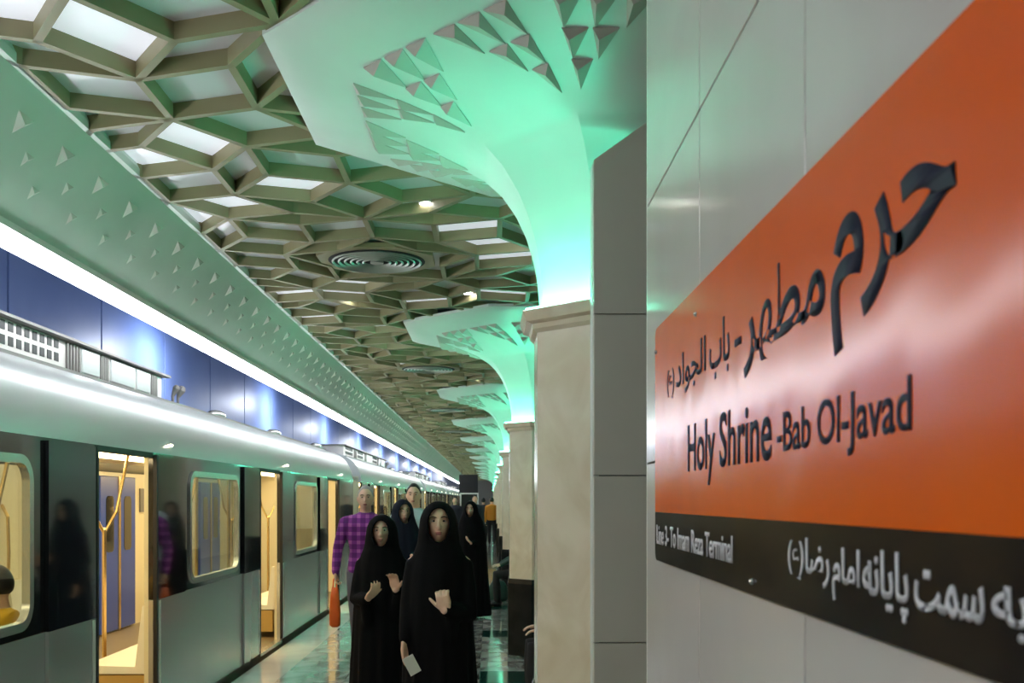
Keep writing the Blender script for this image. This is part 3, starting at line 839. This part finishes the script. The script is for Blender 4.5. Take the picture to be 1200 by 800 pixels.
    def tb(mb, name, m, par=r, smooth=True):
        mb.v = [tuple(T(p)) for p in mb.v]; return mb.build(name, m, par, smooth=smooth)
    if parts_face:
        for sx in (-1, 1):
            e = tb(MB().ell((sx*.030*k_, -.078, .010), (.0125, .0085, .0055), nu=12, nv=8), 'eye', M['eye_white'])
            tb(MB().ell((sx*.030*k_, -.0855, .010), (.0065, .0035, .0055), nu=10, nv=6), 'iris', M['iris'], e)
            tb(MB().tube([(sx*.014, -.098, .029), (sx*.030, -.097, .034), (sx*.047, -.085, .029)], [.0028, .0038, .0025], 6), 'eyebrow', M['hair_black'])
        tb(MB().ell((0, -.1005, -.055), (.021, .0065, .0045), nu=12, nv=6).ell((0, -.099, -.0635), (.018, .0065, .0055), nu=12, nv=6), 'lips', M['lips'])
    # hair cap
    if not bald:
        hm = MB(); vs = []; fs = []; NU, NV = 32, 12
        for i in range(NV+1):
            for k in range(NU):
                lon = 2*PI*k/NU; front = max(0, -math.sin(lon))
                latmax = PI*(.64-(.40 if not female else .38)*min(1, front*1.15)**.7)
                lat = latmax*i/NV
                p = head_pt(max(lat, .001), lon, 1.07 if i < NV else 1.0); vs.append(p+V((0, .004, .006)))
        for i in range(NV):
            for k in range(NU): fs.append((i*NU+k, (i+1)*NU+k, (i+1)*NU+(k+1) % NU, i*NU+(k+1) % NU))
        hm.add(vs, fs); tb(hm, 'hair', M[hair])
    if clothes and not chador:
        c = MB(); trunk(.014, c); armt(.011, c, .96)
        c.tube([V((0, .015, Z(1.43))), V((0, .012, Z(1.475)))], [.075*s, .062*s], 14, cap=False)
        remesh(c, 'jacket' if 'coat' in clothes or 'jacket' in clothes else 'shirt', M[clothes], max(voxel, .008), r, 3)
    if trousers:
        t_ = MB(); legs(.013, t_)
        t_.loft([(Z(.80), 0, 0, .09*s, .08*s), (Z(.88), 0, 0, .172*s, .125*s), (Z(.97), 0, 0, .168*s, .12*s), (Z(1.0), 0, 0, .16*s, .115*s)], 20, 2.3)
        remesh(t_, 'trousers', M[trousers], max(voxel, .008), r, 3)
    if shoes:
        for c in (ankL, ankR):
            MB().tube([c+V((0, .035, -.045*s)), c+V((0, -.05*s, -.05*s)), c+V((0, -.15*s, -.062*s))], [.042*s, .042*s, .028*s], 12, 1.1).build('shoe', M['shoe'], r, smooth=True)
    if chador:
        NU, NZ = 96, 90; top = hc.z+.132*s; vs = []; fs = []
        P = chador['prof']    # (z fraction of head-top height, rx, ry front, ry back)
        def lerp(zf):
            for a, b in zip(P, P[1:]):
                if a[0] <= zf <= b[0]:
                    u = (zf-a[0])/(b[0]-a[0]); u = u*u*(3-2*u) if chador.get('ease') else u
                    return [a[i]*(1-u)+b[i]*u for i in range(1, 4)]
            return list(P[-1][1:])
        ph = chador.get('phase', 0)
        zfs = [i/NZ for i in range(NZ+1)]
        fine = []
        for zf in zfs: fine.append(zf)
        fine = [z_ for z_ in fine if z_ < .84] + [.84+.16*(1-(1-i/46)**1.6) for i in range(47)]
        rows = len(fine)
        for zf in fine:
            rx, rf, rb = lerp(zf); z = .03+zf*(top-.03)
            fold = .055*(1-zf)**.8 if zf < .80 else .055*.2**.8*max(0, (1-zf)/.2)
            hf = min(1, max(0, (zf-.80)/.1))
            ox, oy = 0, hc.y*hf
            for k in range(NU):
                a = 2*PI*k/NU; ca, sa = math.cos(a), math.sin(a)
                f = 1+fold*(.6*math.sin(9*a+ph+zf*2)+.45*math.sin(17*a+2*ph-zf*3)+.3*math.sin(5*a-ph+zf*5))*(1.6 if zf < .5 else 1.2)
                vs.append(V((ox+rx*ca*f, oy+(rf if sa < 0 else rb)*sa*f, z)))
        cen = chador['face']; fw_, fh_ = cen[2]*s, cen[3]*s
        for i in range(rows-1):
            for k in range(NU):
                j = (k+1) % NU; fs.append((i*NU+k, i*NU+j, (i+1)*NU+j, (i+1)*NU+k))
        fs.append(tuple(range(NU))[::-1]); fs.append(tuple((rows-1)*NU+k for k in range(NU)))
        solid = MB().add(vs, fs)
        for sd in 'LR':       # cloth draped over the arms
            S0, el, wr, hd, nn, side = arm(sd); up_ = V((S0.x*.45, .01, S0.z+.03))
            solid.tube([up_, S0+V((0, 0, -.01)), S0*.5+el*.5, el, el*.5+wr*.5, wr*.93+el*.07], [.060*s, .060*s, .060*s, .058*s, .048*s, .038*s], 16)
            w2 = el*.3+wr*.7; solid.tube([w2, w2*.5+V((w2.x*.6, -.06, w2.z-.30))*.5, V((w2.x*.6, -.05, w2.z-.30))], [.04*s, .045*s, .03*s], 12)
        o = remesh(solid, 'chador', M[chador['mat']], chador.get('vox', .010), r, 5)
        me = o.data; bm = bmesh.new(); bm.from_mesh(me)
        def E_(p):
            q = Rm.inverted() @ (p-hc); return (q.x-cen[0]*s)/fw_, (q.z-cen[1]*s)/fh_, q
        dl = []
        for f in bm.faces:
            c_ = f.calc_center_median(); ex, ez, q = E_(c_)
            if q.y < -.02*s and ex*ex+ez*ez < 1: dl.append(f)
        bmesh.ops.delete(bm, geom=dl, context='FACES')
        for v in bm.verts:
            if v.is_boundary:
                ex, ez, q = E_(v.co); L_ = math.hypot(ex, ez)
                if .3 < L_ < 1.6: q.x = cen[0]*s+ex/L_*fw_; q.z = cen[1]*s+ez/L_*fh_; v.co = hc+Rm @ q
        bm.to_mesh(me); bm.free()
        for p in me.polygons: p.use_smooth = True
        md = o.modifiers.new('s', 'SOLIDIFY'); md.thickness = .005; md.offset = -1
    return r

CH = [(0, .27, .23, .24), (.30, .235, .20, .20), (.55, .215, .185, .17), (.68, .20, .18, .15), (.76, .185, .165, .135), (.82, .160, .135, .12), (.86, .132, .118, .112),
      (.90, .104, .112, .108), (.94, .097, .112, .112), (.97, .078, .092, .095), (.99, .045, .055, .06), (1.0, .004, .004, .004)]
def scl(P, f): return [(a, b*f if a < .87 else b, c*f if a < .87 else c, d*f if a < .87 else d) for a, b, c, d in P]
# nearest woman
V = Vector
make_person('person', 'person in a long black chador at the front, holding it closed, paper in lowered hand', (-.27, 5.35, 0), R(-3), h=1.585, female=True, voxel=.0045,
            arms={'R': (V((-.150, -.02, 1.05)), V((-.165, -.10, .875)), V((.10, -.15, -1)), V((.8, -.4, .1)), .25),
                  'L': (V((.155, -.05, 1.01)), V((.055, -.205, 1.045)), V((-.22, -.10, 1)), V((0, 1, .2)), .9)},
            turn=6, nod=-4,
            chador=dict(prof=scl(CH, .84), mat='chador', face=(0, -.012, .062, .098), phase=.7, holes=[(.035, 1.085, .045)],
                        sleeves=[((V((-.15, -.02, 1.16)), V((-.185, -.06, 1.0)), V((-.17, -.10, .90))), [.07, .055, .042]),
                                 ((V((.17, -.02, 1.06)), V((.15, -.12, 1.05)), V((.095, -.16, 1.065))), [.06, .052, .038])]))
pp = MB().box(-.03, .03, -.002, .002, -.05, .05).build('paper_slip', M['paper']); pp.location = (-.40, 5.19, .765); pp.rotation_euler = (R(8), R(-28), R(12))
tag(pp, 'folded white paper in the lowered hand of the front person in black', 'paper')
# second woman, hands raised
make_person('person', 'person in a black chador with both palms raised, walking behind the front person in black', (-.69, 6.5, 0), R(6), h=1.50, female=True, voxel=.0055,
            arms={'R': (V((-.155, -.06, .98)), V((-.085, -.24, 1.0)), V((.35, -.35, .45)), V((.3, -.2, .9)), .45),
                  'L': (V((.15, -.06, .99)), V((.085, -.24, 1.05)), V((-.15, -.25, .9)), V((-.5, -.9, .2)), .40)},
            turn=-6, nod=-3,
            chador=dict(prof=scl(CH, .85), mat='chador', face=(0, -.012, .060, .096), phase=2.1,
                        sleeves=[((V((-.17, -.03, 1.12)), V((-.19, -.10, .98)), V((-.14, -.22, .99))), [.075, .07, .048]),
                                 ((V((.17, -.03, 1.12)), V((.19, -.10, .99)), V((.14, -.22, 1.025))), [.075, .07, .048])]))
# plaid man
make_person('person', 'grey-haired person in a purple plaid shirt and grey trousers beside the train', (-1.22, 10.0, 0), R(4), h=1.73, voxel=.007, stride=.16, hair='hair_grey',
            clothes='plaid', trousers='grey_trousers', nod=-3, wide=1.05,
            arms={'R': (V((-.27, .0, 1.13)), V((-.285, -.10, .90)), V((.0, -.1, -1)), V((1, 0, 0)), .9)})
bg = empty('shoulder_bag', (-1.50, 9.86, .38)); tag(bg, 'orange bag hanging from the hand of the person in the plaid shirt', 'bag')
MB().loft([(0, 0, 0, .03, .02), (.02, 0, 0, .052, .035), (.15, 0, 0, .055, .036), (.30, 0, 0, .042, .03), (.38, 0, 0, .03, .022)], 18, 2.4).build('pouch', M['bag_orange'], bg, smooth=True)
MB().tube([(-.02, 0, .37), (-.012, 0, .46), (0, 0, .48), (.012, 0, .46), (.02, 0, .37)], .006, 8).build('handle', M['bag_orange'], bg, smooth=True)
# woman in navy
make_person('person', 'person in a dark navy headscarf between the two people in black chadors and the train', (-.80, 9.3, 0), R(10), h=1.60, female=True, voxel=.009, turn=8,
            arms={'L': (V((.155, -.05, 1.04)), V((.12, -.2, 1.02)), V((-.3, -.3, .3)), V((0, -.3, .9)), .4), 'R': (V((-.19, -.03, 1.05)), V((-.16, -.12, .85)), V((0, -.1, -1)), V((1, 0, 0)), .4)},
            chador=dict(prof=scl(CH, .95), mat='navy_cloth', face=(0, -.012, .062, .096), phase=3.3, holes=[(.07, 1.04, .06)]))
make_person('person', 'tall dark-haired person in a pale blue shirt behind the navy headscarf', (-.84, 11.2, 0), R(0), h=1.77, voxel=.01, clothes='pale_shirt', trousers='black_trousers')
make_person('person', 'person in a black chador half hidden behind the front person, nearer the columns', (-.27, 14.0, 0), R(-10), h=1.58, female=True, voxel=.012,
            arms={'L': (V((.155, -.05, 1.04)), V((.05, -.22, 1.02)), V((-.3, -.3, .3)), V((0, -.3, .9)), .4)},
            chador=dict(prof=scl(CH, 1.02), mat='chador', face=(0, -.012, .062, .096), phase=4.3, holes=[(.0, 1.04, .07)]))
make_person('person', 'person in a dark jacket and blue jeans walking far down the platform', (-.46, 30, 0), R(0), h=1.74, voxel=.016, stride=.18, clothes='dark_jacket', trousers='denim', parts_face=False)
make_person('person', 'person in an amber jacket and black trousers far down the platform', (.04, 37, 0), R(180), h=1.70, voxel=.018, stride=.2, clothes='yellow_shirt', trousers='black_trousers', parts_face=False)
make_person('person', 'person dressed in black beside the amber jacket, far down the platform', (-.27, 37.8, 0), R(180), h=1.68, voxel=.02, stride=.1, clothes='slate_coat', trousers='black_trousers', parts_face=False)
make_person('person', 'person in a slate coat far behind the jeans wearer, near the train', (-1.15, 33, 0), R(0), h=1.7, voxel=.02, clothes='slate_coat', trousers='black_trousers', parts_face=False)

# benches between the columns with people sitting on them
def make_bench(loc, label):
    r = empty('bench', loc, 0); tag(r, label, 'bench')
    for i in range(4): MB().cbox(-.02+.11*i-.2, .075+.11*i-.2, -.8, .8, .41, .44, .006).build('slat', M['louvre'], r)
    for y in (-.6, .6):
        MB().box(-.18, .18, y-.02, y+.02, .37, .409).build('bracket', M['dark'], r)
        for x in (-.14, .14): MB().tube([(x, y, 0.02), (x, y, .37)], .018, 8).build('leg', M['dark'], r)
    return r
make_bench((.70, 8.0, 0), 'dark slatted bench between the first and second marble columns')
make_bench((.50, 15.4, 0), 'dark slatted bench just before the third marble column')
make_person('person', 'seated person in a slate coat on the bench behind the nearest column', (.71, 7.9, .0), R(-88), h=1.62, sit=True, voxel=.01, clothes='slate_coat', trousers='black_trousers',
            arms={'L': (V((.23, -.10, .74)), V((.13, -.32, .62)), V((0, -1, -.1)), V((0, 0, -1)), .3), 'R': (V((-.23, -.10, .74)), V((-.13, -.32, .62)), V((0, -1, -.1)), V((0, 0, -1)), .3)})
make_person('person', 'seated person in a dark green jacket on the bench by the third column', (.47, 15.6, .0), R(-88), h=1.6, sit=True, voxel=.012, clothes='green_coat', trousers='black_trousers', parts_face=False,
            arms={'L': (V((.23, -.10, .74)), V((.13, -.32, .62)), V((0, -1, -.1)), V((0, 0, -1)), .3), 'R': (V((-.23, -.10, .74)), V((-.13, -.32, .62)), V((0, -1, -.1)), V((0, 0, -1)), .3)})
gb = MB().loft([(0, 0, 0, .13, .07), (.05, 0, 0, .16, .09), (.22, 0, 0, .15, .085), (.32, 0, 0, .09, .05)], 20, 2.6).build('travel_bag', M['green_coat'], smooth=True)
gb.location = (.12, 16.3, 0); tag(gb, 'round dark green bag standing on the floor by the seated person in green', 'bag')
# passengers inside the first car
make_person('person', 'seated passenger in a yellow coat behind the first train window', (-2.74, 5.70, .0), R(-90), h=1.6, sit=True, voxel=.011, clothes='yellow_coat', trousers='black_trousers',
            arms={'L': (V((.23, -.10, .74)), V((.13, -.30, .62)), V((0, -1, -.1)), V((0, 0, -1)), .3), 'R': (V((-.23, -.10, .74)), V((-.13, -.30, .62)), V((0, -1, -.1)), V((0, 0, -1)), .3)})
make_person('person', 'seated passenger in dark clothes behind the first train window', (-2.74, 5.02, .0), R(-90), h=1.62, sit=True, voxel=.012, clothes='slate_coat', trousers='black_trousers',
            arms={'L': (V((.23, -.10, .74)), V((.13, -.30, .62)), V((0, -1, -.1)), V((0, 0, -1)), .3), 'R': (V((-.23, -.10, .74)), V((-.13, -.30, .62)), V((0, -1, -.1)), V((0, 0, -1)), .3)})

# ------------------------------------------------------------------ far end
pf = empty('display_frame', (-.92, 44, 0)); tag(pf, 'tall white frame standing on the platform far behind the walking people', 'frame')
MB().box(-.40, -.34, -.05, .05, .02, 1.86).box(.34, .40, -.05, .05, .02, 1.86).box(-.40, .40, -.05, .05, 1.86, 1.92).build('frame', M['white_paint'], pf)
MB().box(-.339, .339, -.02, .02, .3, 1.855).build('panel', M['dark'], pf)
for x in (-.37, .37): MB().box(x-.05, x+.05, -.25, .25, 0, .02).build('foot', M['white_paint'], pf)
hs = empty('hanging_screen', (-1.3, 60, 2.2)); tag(hs, 'dark rectangular board hanging from the ceiling near the end of the train', 'screen')
MB().cbox(-.55, .55, -.08, .08, -.2, .9, .01).build('casing', M['dark'], hs)
for x in (-.4, .4): MB().tube([(x, 0, .88), (x, 0, 1.2)], .02, 8).build('hanger', M['dark'], hs)
